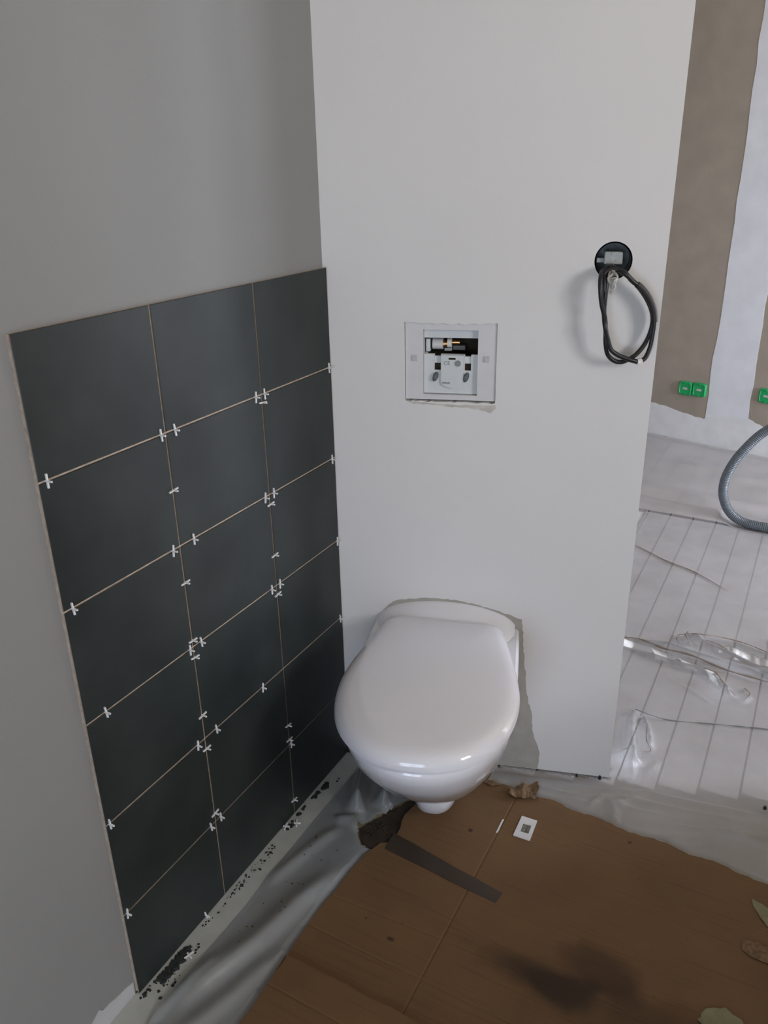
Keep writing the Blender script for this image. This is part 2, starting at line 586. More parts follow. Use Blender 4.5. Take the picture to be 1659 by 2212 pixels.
def tile(y0, y1, z0, z1, k):
    e = 0.0007
    rnd = random.Random(k)
    xb, xe, xf = -0.0024, -0.0010 + rnd.uniform(-.0002, .0002), 0.0
    out = [(y0, z0), (y1, z0), (y1, z1), (y0, z1)]
    inn = [(y0 + e, z0 + e), (y1 - e, z0 + e), (y1 - e, z1 - e), (y0 + e, z1 - e)]
    vs = [(xb, y, z) for y, z in out] + [(xe, y, z) for y, z in out] + [(xf + rnd.uniform(-.0003, .0003), y, z) for y, z in inn]
    fs, ms = [(3, 2, 1, 0)], [1]
    for i in range(4):
        j = (i + 1) % 4
        fs.append((i, j, 4 + j, 4 + i)); ms.append(1)
        fs.append((4 + i, 4 + j, 8 + j, 8 + i)); ms.append(0)
    fs.append((8, 9, 10, 11)); ms.append(0)
    return MB().add(vs, fs, ms).build('tile', [M['tile'], M['tile_body']], wl)


k = 0
for r in range(6):
    for c in range(3):
        y0 = COLS[c] + (J if c else 0)
        y1 = COLS[c + 1] - (J if c < 2 else 0)
        z1 = ROWS[r] - (J if r else 0)
        z0 = ROWS[r + 1] + (J if r < 5 else 0)
        tile(y0, y1, z0, z1, k)
        k += 1
# ragged white filler at the foot of the wall, on the camera's side of the tiles
ft = [(-1.30, 0.0), (-1.30, 0.060), (-1.05, 0.056), (-0.90, 0.052), (-0.851, 0.045), (-0.833, 0.056), (-0.826, 0.047), (-0.797, 0.043), (-0.775, 0.040), (-0.756, 0.036), (-0.7555, 0.0)]
MB().prism(ragged(ft, 0.012, 0.0016, 9), 0.0, 0.0016, T=lambda x, y, z: Vector((XL + z, x, y))).build('filler_strip', M['wall_filler'], wl)

# ------------------------------------------------------------------ planks of the room beyond
y_thr = lambda x: 0.010 + 0.305 * x - 0.012     # planks stop on the line of the boxed wall
PW = 0.0905
ip = 0
for i in range(-1, 26):
    x0 = 0.637 - 7 * PW + i * PW
    x1 = x0 + PW - 0.0044
    if x0 < XL + 0.002:
        continue
    ends = [y_thr((x0 + x1) / 2), 0.46 + 0.305 * (x0 - 0.624) + (0.55 if i % 2 else 1.15), 2.0 + (0.3 if i % 3 else -0.35), FA.y - 0.2656 * (x0 - FA.x) - 0.012]
    for a, b in zip(ends[:-1], ends[1:]):
        e = 0.0012
        b_ = b - 0.0015
        vs = [(x0, a, 0.0), (x1, a, 0.0), (x1, b_, 0.0), (x0, b_, 0.0), (x0, a, 0.0058), (x1, a, 0.0058), (x1, b_, 0.0058), (x0, b_, 0.0058),
              (x0 + e, a + e, 0.007), (x1 - e, a + e, 0.007), (x1 - e, b_ - e, 0.007), (x0 + e, b_ - e, 0.007)]
        fs = [(3, 2, 1, 0), (8, 9, 10, 11)]
        for q in range(4):
            w = (q + 1) % 4
            fs += [(q, w, 4 + w, 4 + q), (4 + q, 4 + w, 8 + w, 8 + q)]
        MB().add(vs, fs).build('plank', M['plank'], fl)

# ------------------------------------------------------------------ toilet
TS = 0.2480                                      # its centre line on the boxed wall


def ring(hw, front, z, n=64, hwb=None, p=2.15, mid=None, back=0.0):
    """D-shaped outline: straight at the wall, round in front; points run wall corner -> front -> wall corner"""
    hwb = hw * 0.95 if hwb is None else hwb
    dm = front * 0.52 if mid is None else mid
    pts = []
    ns = n // 4
    for i in range(ns):
        t = i / ns
        d = back + (dm - back) * t
        pts.append((hwb + (hw - hwb) * math.sin(t * math.pi / 2), d))
    na = n // 4
    for i in range(na):
        a = (i / na) * math.pi / 2
        pts.append((hw * math.cos(a) ** (2 / p), dm + (front - dm) * math.sin(a) ** (2 / p)))
    right = pts
    full = right + [(0.0, front)] + [(-x, d) for x, d in right[::-1]]
    return [BW(TS + x, d, z) for x, d in full]


toilet = empty('toilet', BW(TS, 0.0, 0.0), 'white wall-hung toilet with its lid closed, fixed to the white boxed wall', 'toilet')
rings = []
for z, hw, fr in ((0.106, 0.050, 0.235), (0.112, 0.070, 0.258), (0.126, 0.086, 0.280), (0.155, 0.106, 0.311), (0.200, 0.127, 0.360), (0.250, 0.144, 0.410), (0.295, 0.157, 0.452),
                  (0.335, 0.167, 0.486), (0.370, 0.172, 0.506), (0.394, 0.174, 0.516), (0.404, 0.172, 0.514), (0.409, 0.167, 0.509)):
    rings.append(ring(hw, fr, z, hwb=max(hw * 0.97, 0.05)))
mb = MB().loft(rings)
# raised deck between lid and wall, arched
nd, nsg = 8, 28
vs, fs = [], []
for i in range(nd + 1):
    d = 0.0 + 0.115 * i / nd
    for j in range(nsg + 1):
        u = -1 + 2 * j / nsg
        crest = 0.466 - 0.034 * abs(u) ** 2.2 - 0.012 * abs(u) ** 12
        z = crest - 0.052 * (d / 0.115) ** 1.1
        vs.append(BW(TS + u * 0.1575, d, max(z, 0.399)))
for j in range(nsg + 1):
    u = -1 + 2 * j / nsg
    vs.append(BW(TS + u * 0.1575, 0.0, 0.385))
for j in range(nsg + 1):
    u = -1 + 2 * j / nsg
    vs.append(BW(TS + u * 0.1575, 0.115, 0.385))
W1 = nsg + 1
for i in range(nd):
    for j in range(nsg):
        fs.append((i * W1 + j, i * W1 + j + 1, (i + 1) * W1 + j + 1, (i + 1) * W1 + j))
b0, f0 = (nd + 1) * W1, (nd + 2) * W1
for j in range(nsg):
    fs.append((j, b0 + j, b0 + j + 1, j + 1))
    fs.append((nd * W1 + j, nd * W1 + j + 1, f0 + j + 1, f0 + j))
    fs.append((b0 + j, f0 + j, f0 + j + 1, b0 + j + 1))
for side in (0, nsg):
    colm = [i * W1 + side for i in range(nd + 1)]
    fs.append(tuple([b0 + side] + colm + [f0 + side]))
mb.add(vs, fs)
into(toilet, mb.build('bowl', M['ceramic'], smooth=True))
sp = [ring(0.028, 0.200, 0.044, hwb=0.03, p=2.5), ring(0.046, 0.226, 0.048, hwb=0.05, p=2.5), ring(0.053, 0.239, 0.060, hwb=0.056, p=2.5),
      ring(0.0555, 0.245, 0.085, hwb=0.06, p=2.5), ring(0.0575, 0.248, 0.120, hwb=0.062, p=2.5), ring(0.058, 0.248, 0.150, hwb=0.063, p=2.5)]
into(toilet, MB().loft(sp).build('outlet', M['ceramic'], smooth=True))


def lid_outline():
    half = []
    for i in range(40):                          # from the front tip round to the widest point
        a = math.pi / 2 * (1 - i / 40)
        half.append((0.1810 * math.cos(a) ** (2 / 2.25), 0.292 + 0.232 * math.sin(a) ** (2 / 2.25)))
    for i in range(25):
        t = i / 24
        half.append((0.1810 - 0.041 * t ** 1.4, 0.292 - (0.292 - 0.078) * t))
    cx, cy, r = 0.1400 - 0.050, 0.078, 0.046     # rounded back corner
    for i in range(1, 13):
        a = math.pi / 2 * i / 12
        half.append((cx + 0.050 * math.cos(a), cy - r * math.sin(a)))
    for i in range(1, 6):
        half.append((cx * (1 - i / 6), cy - r - 0.004 * (i / 6)))
    full = half + [(-x, d) for x, d in half[::-1] if x > 1e-4]
    P = [Vector((x, d, 0)) for x, d in full]
    L = [0]
    for i in range(len(P)):
        L.append(L[-1] + (P[(i + 1) % len(P)] - P[i]).length)
    n, out = 120, []
    j = 0
    for q in range(n):
        t = L[-1] * q / n
        while L[j + 1] < t:
            j += 1
        a, b = P[j], P[(j + 1) % len(P)]
        out.append(a.lerp(b, (t - L[j]) / max(1e-9, L[j + 1] - L[j])))
    return out


LO = lid_outline()
LN = []
for i in range(len(LO)):
    t = (LO[(i + 1) % len(LO)] - LO[i - 1]).normalized()
    LN.append(Vector((-t.y, t.x, 0)))
_c = Vector((0, 0.3, 0))
if (LO[10] + LN[10] * 0.01 - _c).length > (LO[10] - _c).length:
    LN = [-n for n in LN]


def lid_ring(inset, z, tilt=0.0):
    out = []
    for p, n in zip(LO, LN):
        if inset <= 0.035:
            q = p + n * inset
        else:
            q0 = p + n * 0.035
            f = 1 - (inset - 0.035) / 0.14
            q = _c + (q0 - _c) * f
        out.append(BW(TS + q.x, q.y, z + tilt * (q.y - 0.3)))
    return out


seat = MB().loft([lid_ring(0.010, 0.4085), lid_ring(0.006, 0.410), lid_ring(0.006, 0.4150), lid_ring(0.012, 0.4165)])
into(toilet, seat.build('seat', M['lid'], smooth=True))
rl = [(0.014, 0.4135), (0.002, 0.4135), (0.0, 0.4155), (0.0005, 0.422), (0.002, 0.4275), (0.005, 0.4330), (0.010, 0.4380), (0.016, 0.4415), (0.024, 0.4440), (0.034, 0.4456),
      (0.06, 0.4474), (0.10, 0.4488), (0.14, 0.4496), (0.168, 0.4499)]
into(toilet, MB().loft([lid_ring(a, b + 0.004, -0.004) for a, b in rl]).build('lid', M['lid'], smooth=True))

# ------------------------------------------------------------------ flush housing in the wall
fp = empty('flush_housing', BW(0.249, 0.0, 0.9385), 'open white flush plate housing recessed in the white wall above the toilet', 'flush plate')


def part(mb, name, m, parent=fp, smooth=False):
    return into(parent, mb.build(name, m, smooth=smooth))


IN = (0.193, 0.3045, 0.951, 1.0845)             # inner opening
dF = -0.0035
mb = MB()
fs0, fs1, fz0, fz1 = FLO[0] + 0.0012, FLO[1] - 0.0012, FLO[2] + 0.0022, FLO[3] - 0.0005
mb.box((fs0, -0.012, fz0), (IN[0], dF, fz1), T=BW)
mb.box((IN[1], -0.012, fz0), (fs1, dF, fz1), T=BW)
mb.box((IN[0], -0.012, fz0), (IN[1], dF, IN[2]), T=BW)
mb.box((IN[0], -0.012, IN[3]), (IN[1], dF, fz1), T=BW)
# returns of the opening running back into the wall
t_ = 0.003
mb.box((IN[0] - t_, -0.07, IN[2] - t_), (IN[0], -0.012, IN[3] + t_), T=BW)
mb.box((IN[1], -0.07, IN[2] - t_), (IN[1] + t_, -0.012, IN[3] + t_), T=BW)
mb.box((IN[0], -0.07, IN[2] - t_), (IN[1], -0.012, IN[2]), T=BW)
mb.box((IN[0], -0.07, IN[3]), (IN[1], -0.012, IN[3] + t_), T=BW)
part(mb, 'frame', M['plate'])
for s, z in ((0.1745, 1.0265), (0.3212, 1.0268)):
    c = MB()
    c.box((s - 0.0065, dF - 0.001, z - 0.0068), (s + 0.0065, dF + 0.0006, z + 0.0068), T=BW, bev=0.0005)
    c.tube([BW(s, dF, z), BW(s, dF + 0.0022, z)], 0.0042, 14)
    c.box((s - 0.0030, dF + 0.0015, z - 0.0006), (s + 0.0030, dF + 0.0028, z + 0.0006), T=BW)
    part(c, 'screw_clip', M['clip'])
part(MB().box((IN[0] + 0.0005, -0.022, 1.0665), (IN[1] - 0.0005, -0.014, IN[3] - 0.0005), T=BW), 'upper_panel', M['plate_in'])
part(MB().box((IN[0] + 0.0005, -0.075, IN[2] + 0.001), (IN[1] - 0.0005, -0.0705, IN[3]), T=BW), 'cavity_back', M['void'])
lp = MB()                                        # lower panel around two latch windows
zt = 1.0335
dB, dT = -0.020, -0.012
xs = [IN[0] + 0.0005, 0.2155, 0.2285, 0.2775, 0.2905, IN[1] - 0.0005]
lp.box((xs[0], dB, IN[2] + 0.001), (xs[1], dT, zt), T=BW)
lp.box((xs[4], dB, IN[2] + 0.001), (xs[5], dT, zt), T=BW)
lp.box((xs[1], dB, IN[2] + 0.001), (xs[4], dT, 1.0005), T=BW)
lp.box((xs[2], dB, 1.0005), (xs[3], dT, zt), T=BW)
for a, b in ((xs[1], xs[2]), (xs[3], xs[4])):
    lp.box((a, dB - 0.003, 1.0150), (b, dT - 0.003, 1.0290), T=BW)
part(lp, 'lower_panel', M['plate_in'])
tg = [(0.2298, 1.0325), (0.2298, 0.9765), (0.2330, 0.9705), (0.2400, 0.9670), (0.2480, 0.9650), (0.2560, 0.9645), (0.2640, 0.9660), (0.2710, 0.9690), (0.2755, 0.9740), (0.2762, 1.0325)]
part(MB().prism(tg, dT + 0.0003, dT + 0.0045, T=lambda x, y, z: BW(x, z, y)), 'release_tongue', M['plate_in'])
part(MB().box((0.2452, dT + 0.0040, 1.0238), (0.2592, dT + 0.0052, 1.0276), T=BW), 'slot', M['void'])
part(MB().tube([BW(0.2638, dT + 0.004, 1.0160), BW(0.2638, dT + 0.0054, 1.0160)], 0.0064, 20), 'moulded_disc', M['grey_plastic'])
for s in (0.2220, 0.2840):
    part(MB().box((s - 0.0058, -0.024, 1.0013), (s + 0.0058, -0.0205, 1.0142), T=BW), 'latch_window', M['void'])
for s in (0.2180, 0.2812):
    lv = MB()
    rr = []
    for dd, sc in ((dT + 0.0003, 1.0), (dT + 0.005, 1.0), (dT + 0.0075, 0.75), (dT + 0.0082, 0.4)):
        rr.append([BW(s + (0.0056 * math.cos(a) + 0.0022 * math.sin(a)) * sc, dd, 0.9875 + 0.0098 * math.sin(a) * sc) for a in [2 * math.pi * q / 18 for q in range(18)]])
    part(lv.loft(rr), 'lever', M['lever'], smooth=True)
# valve parts seen through the slot of the cavity
part(MB().box((IN[0] + 0.002, -0.062, 1.0345), (0.2040, -0.030, 1.0610), T=BW, bev=0.001), 'valve_block', M['plate_in'])
part(MB().tube([BW(0.2085, -0.040, 1.0500), BW(0.2300, -0.040, 1.0500)], 0.0118, 20), 'valve_cap', M['plate'])
v = MB().tube([BW(0.2300, -0.040, 1.0500), BW(0.2335, -0.040, 1.0500)], 0.0085, 16)
v.tube([BW(0.2335, -0.040, 1.0500), BW(0.2390, -0.040, 1.0500)], 0.0068, 16)
v.tube([BW(0.2480, -0.040, 1.0530), BW(0.2640, -0.040, 1.0530)], 0.0050, 16)
part(v, 'brass_fitting', M['brass'], smooth=True)
part(MB().tube([BW(0.2390, -0.038, 1.0520), BW(0.2480, -0.038, 1.0520)], 0.0098, 16), 'white_nut', M['frame_white'])
part(MB().box((0.2320, -0.064, 1.0345), (0.2475, -0.040, 1.0405), T=BW, bev=0.001), 'valve_bracket', M['connector'])
part(MB().box((0.2490, -0.066, 1.0345), (0.2740, -0.050, 1.0440), T=BW, bev=0.001), 'dark_linkage', M['grey_plastic'])
RT = Matrix(((CT, 0, ST, 0), (ST, 0, -CT, 0), (0, 1, 0, 0), (0, 0, 0, 1)))


def text(body, size, s, z, d, m, name, parent):
    cu = bpy.data.curves.new(name, 'FONT')
    cu.body = body
    cu.size = size
    cu.extrude = 0.0002
    cu.align_x = 'CENTER'
    cu.align_y = 'CENTER'
    cu.materials.append(m)
    o = bpy.data.objects.new(name, cu)
    COL.objects.link(o)
    me = bpy.data.meshes.new_from_object(o)
    bpy.data.objects.remove(o)
    o = bpy.data.objects.new(name, me)
    COL.objects.link(o)
    o.matrix_world = Matrix.Translation(BW(s, d, z)) @ RT
    return into(parent, o)


text('CE', 0.0110, 0.2415, 1.0160, dT + 0.0047, M['grey_plastic'], 'ce_mark', fp)
rnd = random.Random(3)
w = MB()
for q in range(9):                                # moulded ridges low on the tongue
    s = 0.2325 + q * 0.0018
    w.box((s, dT + 0.0040, 0.9735), (s + 0.0011, dT + 0.0052, 0.9765 + rnd.uniform(0, 0.0014)), T=BW)
part(w, 'moulded_ridges', M['grey_plastic'])

# ------------------------------------------------------------------ recess box and cable
eb = empty('recess_box', BW(BOX[0], 0.0, BOX[1]), 'round dark grey recess box in the white wall where the black cable comes out', 'electrical box')


def circ(r, d, n=40, s=BOX[0], z=BOX[1]):
    return [BW(s + r * math.cos(2 * math.pi * q / n), d, z + r * math.sin(2 * math.pi * q / n)) for q in range(n)]


R0 = BOX[2]
into(eb, MB().loft([circ(R0 - 0.0006, -0.001), circ(R0 - 0.0006, -0.045), circ(R0 - 0.0030, -0.045), circ(R0 - 0.0030, -0.001)], cap0=False, cap1=False)
     .add(circ(R0 - 0.0006, -0.045), [tuple(range(40))]).build('shell', M['box_grey'], smooth=True))
mb = MB()
mb.box((0.5362, -0.036, 1.2105), (0.5700, -0.012, 1.2335), T=BW, bev=0.002)
for q in range(3):
    mb.box((0.5395 + q * 0.0098, -0.0125, 1.2270), (0.5475 + q * 0.0098, -0.0110, 1.2315), T=BW)
into(eb, mb.build('connector_block', M['connector']))
into(eb, MB().box((0.523, -0.040, 1.2130), (0.538, -0.020, 1.2215), T=BW, bev=0.001).build('terminal', M['connector']))
into(eb, MB().tube([BW(0.552, -0.03, 1.197), BW(0.552, -0.004, 1.197)], 0.0085, 16).build('cable_gland', M['box_grey'], smooth=True))

cb = empty('electric_cable', BW(0.55, 0.0, 1.205), 'black electric cable coiled in a loop, hanging from the round recess box', 'cable')
PA = [(0.545, -0.028, 1.206), (0.5426, 0.004, 1.209), (0.5322, 0.03, 1.2024), (0.5295, 0.045, 1.1899), (0.531, 0.05, 1.1691), (0.5355, 0.048, 1.1446), (0.5433, 0.044, 1.1195), (0.5469, 0.04, 1.094),
      (0.5492, 0.038, 1.071), (0.5544, 0.036, 1.0515), (0.5654, 0.034, 1.0398), (0.5783, 0.032, 1.0358), (0.5917, 0.03, 1.0395), (0.6069, 0.028, 1.0497), (0.6215, 0.022, 1.0679), (0.6304, 0.018, 1.0913),
      (0.6323, 0.016, 1.116), (0.6243, 0.016, 1.1406), (0.6068, 0.02, 1.1667), (0.5863, 0.026, 1.1878), (0.5681, 0.03, 1.2014), (0.551, 0.03, 1.206), (0.5369, 0.034, 1.2005), (0.5369, 0.038, 1.1843), (0.5376, 0.04, 1.1677)]
PB = [(0.553, -0.028, 1.204), (0.5498, 0.004, 1.2091), (0.544, 0.03, 1.1977), (0.5415, 0.038, 1.1795), (0.5406, 0.040, 1.1553), (0.5409, 0.040, 1.1305), (0.5438, 0.052, 1.1086), (0.5512, 0.048, 1.0827), (0.5592, 0.046, 1.0622),
      (0.5725, 0.044, 1.0519), (0.5865, 0.042, 1.0459), (0.6019, 0.04, 1.0407), (0.6134, 0.036, 1.0388), (0.6244, 0.032, 1.0448), (0.6314, 0.028, 1.0626), (0.6339, 0.028, 1.0854), (0.6346, 0.028, 1.1118),
      (0.6296, 0.028, 1.1363), (0.6176, 0.030, 1.1584), (0.6026, 0.033, 1.1754), (0.5868, 0.037, 1.1867), (0.5721, 0.040, 1.2014), (0.5586, 0.024, 1.2063), (0.5523, 0.002, 1.2069), (0.552, -0.026, 1.200)]
RC = 0.0045
into(cb, MB().tube([BW(*p) for p in spline(PA, 5)], RC, 10).build('cable_strand', M['cable'], smooth=True))
sb_ = spline(PB, 5)
into(cb, MB().tube([BW(*p) for p in sb_], RC, 10).build('cable_strand', M['cable'], smooth=True))
into(cb, MB().tube([BW(*p) for p in sb_[58:63]], RC + 0.0012, 12).build('stripped_end', M['cable_cut'], smooth=True))
tag(cb.children[-1], 'pale stripped piece at the foot of the loop')
into(cb, MB().tube([BW(*p) for p in sb_[80:98]], RC + 0.0016, 12).build('wrap_tape', M['wrap'], smooth=True))
kn = MB()
for q, pth in enumerate(([(0.5523, -0.02, 1.2050), (0.5500, 0.02, 1.2065), (0.5440, 0.043, 1.1985), (0.5470, 0.054, 1.1930), (0.5540, 0.058, 1.1945), (0.5560, 0.060, 1.1880), (0.5490, 0.060, 1.1810), (0.5530, 0.060, 1.1740), (0.5480, 0.058, 1.1670)],
                         [(0.5560, -0.02, 1.2040), (0.5550, 0.02, 1.2060), (0.5500, 0.046, 1.2000), (0.5430, 0.052, 1.1940), (0.5455, 0.058, 1.1860), (0.5530, 0.062, 1.1850), (0.5545, 0.062, 1.1785), (0.5490, 0.062, 1.1740)],
                         [(0.5480, -0.02, 1.2040), (0.5470, 0.02, 1.2060), (0.5535, 0.046, 1.2020), (0.5580, 0.056, 1.1960), (0.5525, 0.062, 1.1890), (0.5500, 0.060, 1.1750), (0.5475, 0.058, 1.1700)])):
    kn.tube([BW(*p) for p in spline(pth, 5)], 0.0022, 8)
into(cb, kn.build('twisted_wires', M['wire'], smooth=True))
tag(cb.children[-1], 'pale grey bare wires knotted at the top')

# ------------------------------------------------------------------ green socket boxes on the far wall


def socket_box(s, z, label):
    e = empty('socket_box', FW(s, 0.0, z), label, 'socket box', 'green socket boxes on the bare plasterboard')

    def rr(h, r, d, n=6):
        out = []
        for cx, cy, a0 in ((h - r, h - r, 0), (-(h - r), h - r, 90), (-(h - r), -(h - r), 180), (h - r, -(h - r), 270)):
            for q in range(n + 1):
                a = math.radians(a0 + 90 * q / n)
                out.append(FW(s + cx + r * math.cos(a), d, z + cy + r * math.sin(a)))
        return out
    into(e, MB().loft([rr(0.0355, 0.014, 0.0005), rr(0.0355, 0.014, 0.006), rr(0.0335, 0.013, 0.010), rr(0.0290, 0.012, 0.0125), rr(0.0275, 0.011, 0.0100), rr(0.0200, 0.008, 0.0098)]).build('cover', M['green'], smooth=True))
    into(e, MB().box((s - 0.0120, 0.0099, z - 0.0055), (s + 0.0120, 0.0112, z + 0.0055), T=FW, bev=0.0005).build('printed_label', M['green_bar']))
    for a in (-1, 1):
        into(e, MB().box((s - 0.0050, 0.0090, z + a * 0.0285 - 0.004), (s + 0.0050, 0.0145, z + a * 0.0285 + 0.004), T=FW, bev=0.001).build('tab', M['green']))
    return e


socket_box(0.188, 0.301, 'green square socket box nearest the white boxed wall, one of the joined pair')
socket_box(0.261, 0.304, 'green square socket box of the joined pair, next to the white joint strip')
socket_box(0.590, 0.327, 'single green socket box beyond the white joint strip, cut by the picture edge')

# ------------------------------------------------------------------ grey hose
HP = [(1.85, 1.70, 0.0295), (1.55, 1.77, 0.0295), (1.38, 1.81, 0.055), (1.30, 1.84, 0.16), (1.25, 1.86, 0.30), (1.18, 1.90, 0.44), (1.02, 1.93, 0.52), (0.88, 1.95, 0.48), (0.763, 1.95, 0.41), (0.690, 1.932, 0.318), (0.652, 1.922, 0.235), (0.641, 1.920, 0.165), (0.652, 1.915, 0.110),
      (0.684, 1.910, 0.060), (0.738, 1.903, 0.033), (0.83, 1.895, 0.0295), (1.0, 1.90, 0.0295), (1.3, 1.93, 0.0295), (1.8, 1.96, 0.0295)]
pts = spline(HP, 30)
L = [0.0]
for a, b in zip(pts[:-1], pts[1:]):
    L.append(L[-1] + (b - a).length)
path, rad, t, jj = [], [], 0.0, 0
while t < L[-1] - 0.01:
    for dt, rr_ in ((0.0, 0.0192), (0.0028, 0.0192), (0.0042, 0.0176), (0.0056, 0.0176)):
        u = t + dt
        while L[jj + 1] < u:
            jj += 1
        path.append(pts[jj].lerp(pts[jj + 1], (u - L[jj]) / (L[jj + 1] - L[jj])))
        rad.append(rr_)
    t += 0.0070
HOSE_LOW = [tuple(p) for p in pts[::6] if p.z < 0.08]
tag(MB().tube(path, rad, 14).build('corrugated_hose', M['hose'], smooth='all'), 'grey corrugated hose looping up from the plastic-covered floor by the far wall', 'hose')

# ------------------------------------------------------------------ plastic films


card_top = [(0.240, -0.175), (0.232, -0.140), (0.250, -0.05), (0.300, 0.022), (0.335, 0.046), (0.412, 0.060), (0.470, 0.052), (0.527, 0.060), (0.570, 0.050), (0.636, 0.052), (0.70, 0.040), (0.742, 0.044),
            (0.781, 0.046), (0.830, 0.034), (0.879, 0.040), (0.935, 0.028), (0.989, 0.026), (1.45, 0.00)]
card = card_top + [(1.45, -1.45), (0.215, -1.45), (0.203, -0.707), (0.196, -0.60), (0.194, -0.532), (0.196, -0.434), (0.207, -0.279), (0.222, -0.240), (0.246, -0.226)]


CARD = card


def dist_poly(X, Y, pl):
    """unsigned distance and sign (left +) to a polyline, with a soft fade at its ends"""
    best = np.full(X.shape, 1e9)
    sg = np.zeros(X.shape)
    tt = np.zeros(X.shape)
    n = len(pl) - 1
    for i in range(n):
        ax, ay = pl[i]
        bx, by = pl[i + 1]
        dx, dy = bx - ax, by - ay
        l2 = dx * dx + dy * dy
        t = np.clip(((X - ax) * dx + (Y - ay) * dy) / l2, 0, 1)
        px, py = ax + t * dx, ay + t * dy
        d = np.hypot(X - px, Y - py)
        s = np.sign(dx * (Y - ay) - dy * (X - ax))
        m = d < best
        best = np.where(m, d, best)
        sg = np.where(m, s, sg)
        tt = np.where(m, (i + t) / n, tt)
    return best, sg, tt


def film_height(X, Y, folds, base, seed, amp=0.0016):
    rnd = np.random.RandomState(seed)
    Z = np.full(X.shape, base)
    for q in range(16):                            # loose waviness
        a = rnd.uniform(0, 2 * math.pi)
        f = rnd.uniform(6, 34)
        ph = rnd.uniform(0, 6.28)
        Z = Z + amp * 0.35 * (1 + np.sin((X * math.cos(a) + Y * math.sin(a)) * f + ph + 1.6 * np.sin((X * math.sin(a) - Y * math.cos(a)) * f * 0.4)))/ (1 + f * 0.05)
    for pl, h, wl_, wr in folds:
        d, s, t = dist_poly(X, Y, pl)
        wd = np.where(s > 0, wl_, wr)
        fade = np.clip(np.minimum(t, 1 - t) * 5, 0.15, 1.0)
        Z = Z + h * np.exp(-(d / wd) ** 2) * fade
    return Z


def inside(X, Y, poly):
    r = np.zeros(X.shape, bool)
    n = len(poly)
    for i in range(n):
        (x0, y0), (x1, y1) = poly[i], poly[(i + 1) % n]
        c = (y0 > Y) != (y1 > Y)
        r ^= c & (X < (x1 - x0) * (Y - y0) / (y1 - y0 if y1 != y0 else 1e-9) + x0)
    return r


def film(name, m, x0, x1, y0f, y1f, nx, ny, folds, base, seed, amp=0.0016, parent=None):
    """sheet between y = y0f(x) and y1f(x)"""
    u = np.linspace(0, 1, nx)[None, :]
    v = np.linspace(0, 1, ny)[:, None]
    X = x0 + (x1 - x0) * u + 0 * v
    Y0 = np.vectorize(y0f)(X[0])[None, :]
    Y1 = np.vectorize(y1f)(X[0])[None, :]
    Y = Y0 + (Y1 - Y0) * v
    Z = film_height(X, Y, folds, base(X, Y) if callable(base) else base, seed, amp)
    for r_ in (0.0, 0.012):                        # pressed flat under the cardboard
        for dx, dy in ((0, 0), (r_, 0), (-r_, 0), (0, r_), (0, -r_)):
            Z = np.where(inside(X + dx, Y + dy, CARD), np.minimum(Z, 0.0055), Z)
    for px, py, pz in HOSE_LOW:                    # and under the hose
        d = np.hypot(X - px, Y - py)
        Z = np.where(d < 0.045, np.minimum(Z, np.maximum(0.0085, pz - 0.021)), Z)
    vs = np.stack([X, Y, Z], -1).reshape(-1, 3).tolist()
    fs = []
    for j in range(ny - 1):
        for i in range(nx - 1):
            a = j * nx + i
            fs.append((a, a + 1, a + nx + 1, a + nx))
    mb = MB()
    mb.v, mb.f, mb.m = vs, fs, [0] * len(fs)
    return mb.build(name, m, parent, smooth='all', fix=False)


def interp(tab):
    xs_, ys_ = [p[0] for p in tab], [p[1] for p in tab]
    return lambda x: float(np.interp(x, xs_, ys_))


edge_lo = interp([(0.335, 0.040), (0.412, 0.050), (0.527, 0.040), (0.636, 0.040), (0.742, 0.030), (0.879, 0.020), (0.989, 0.010), (1.4, -0.02), (2.6, -0.05)])
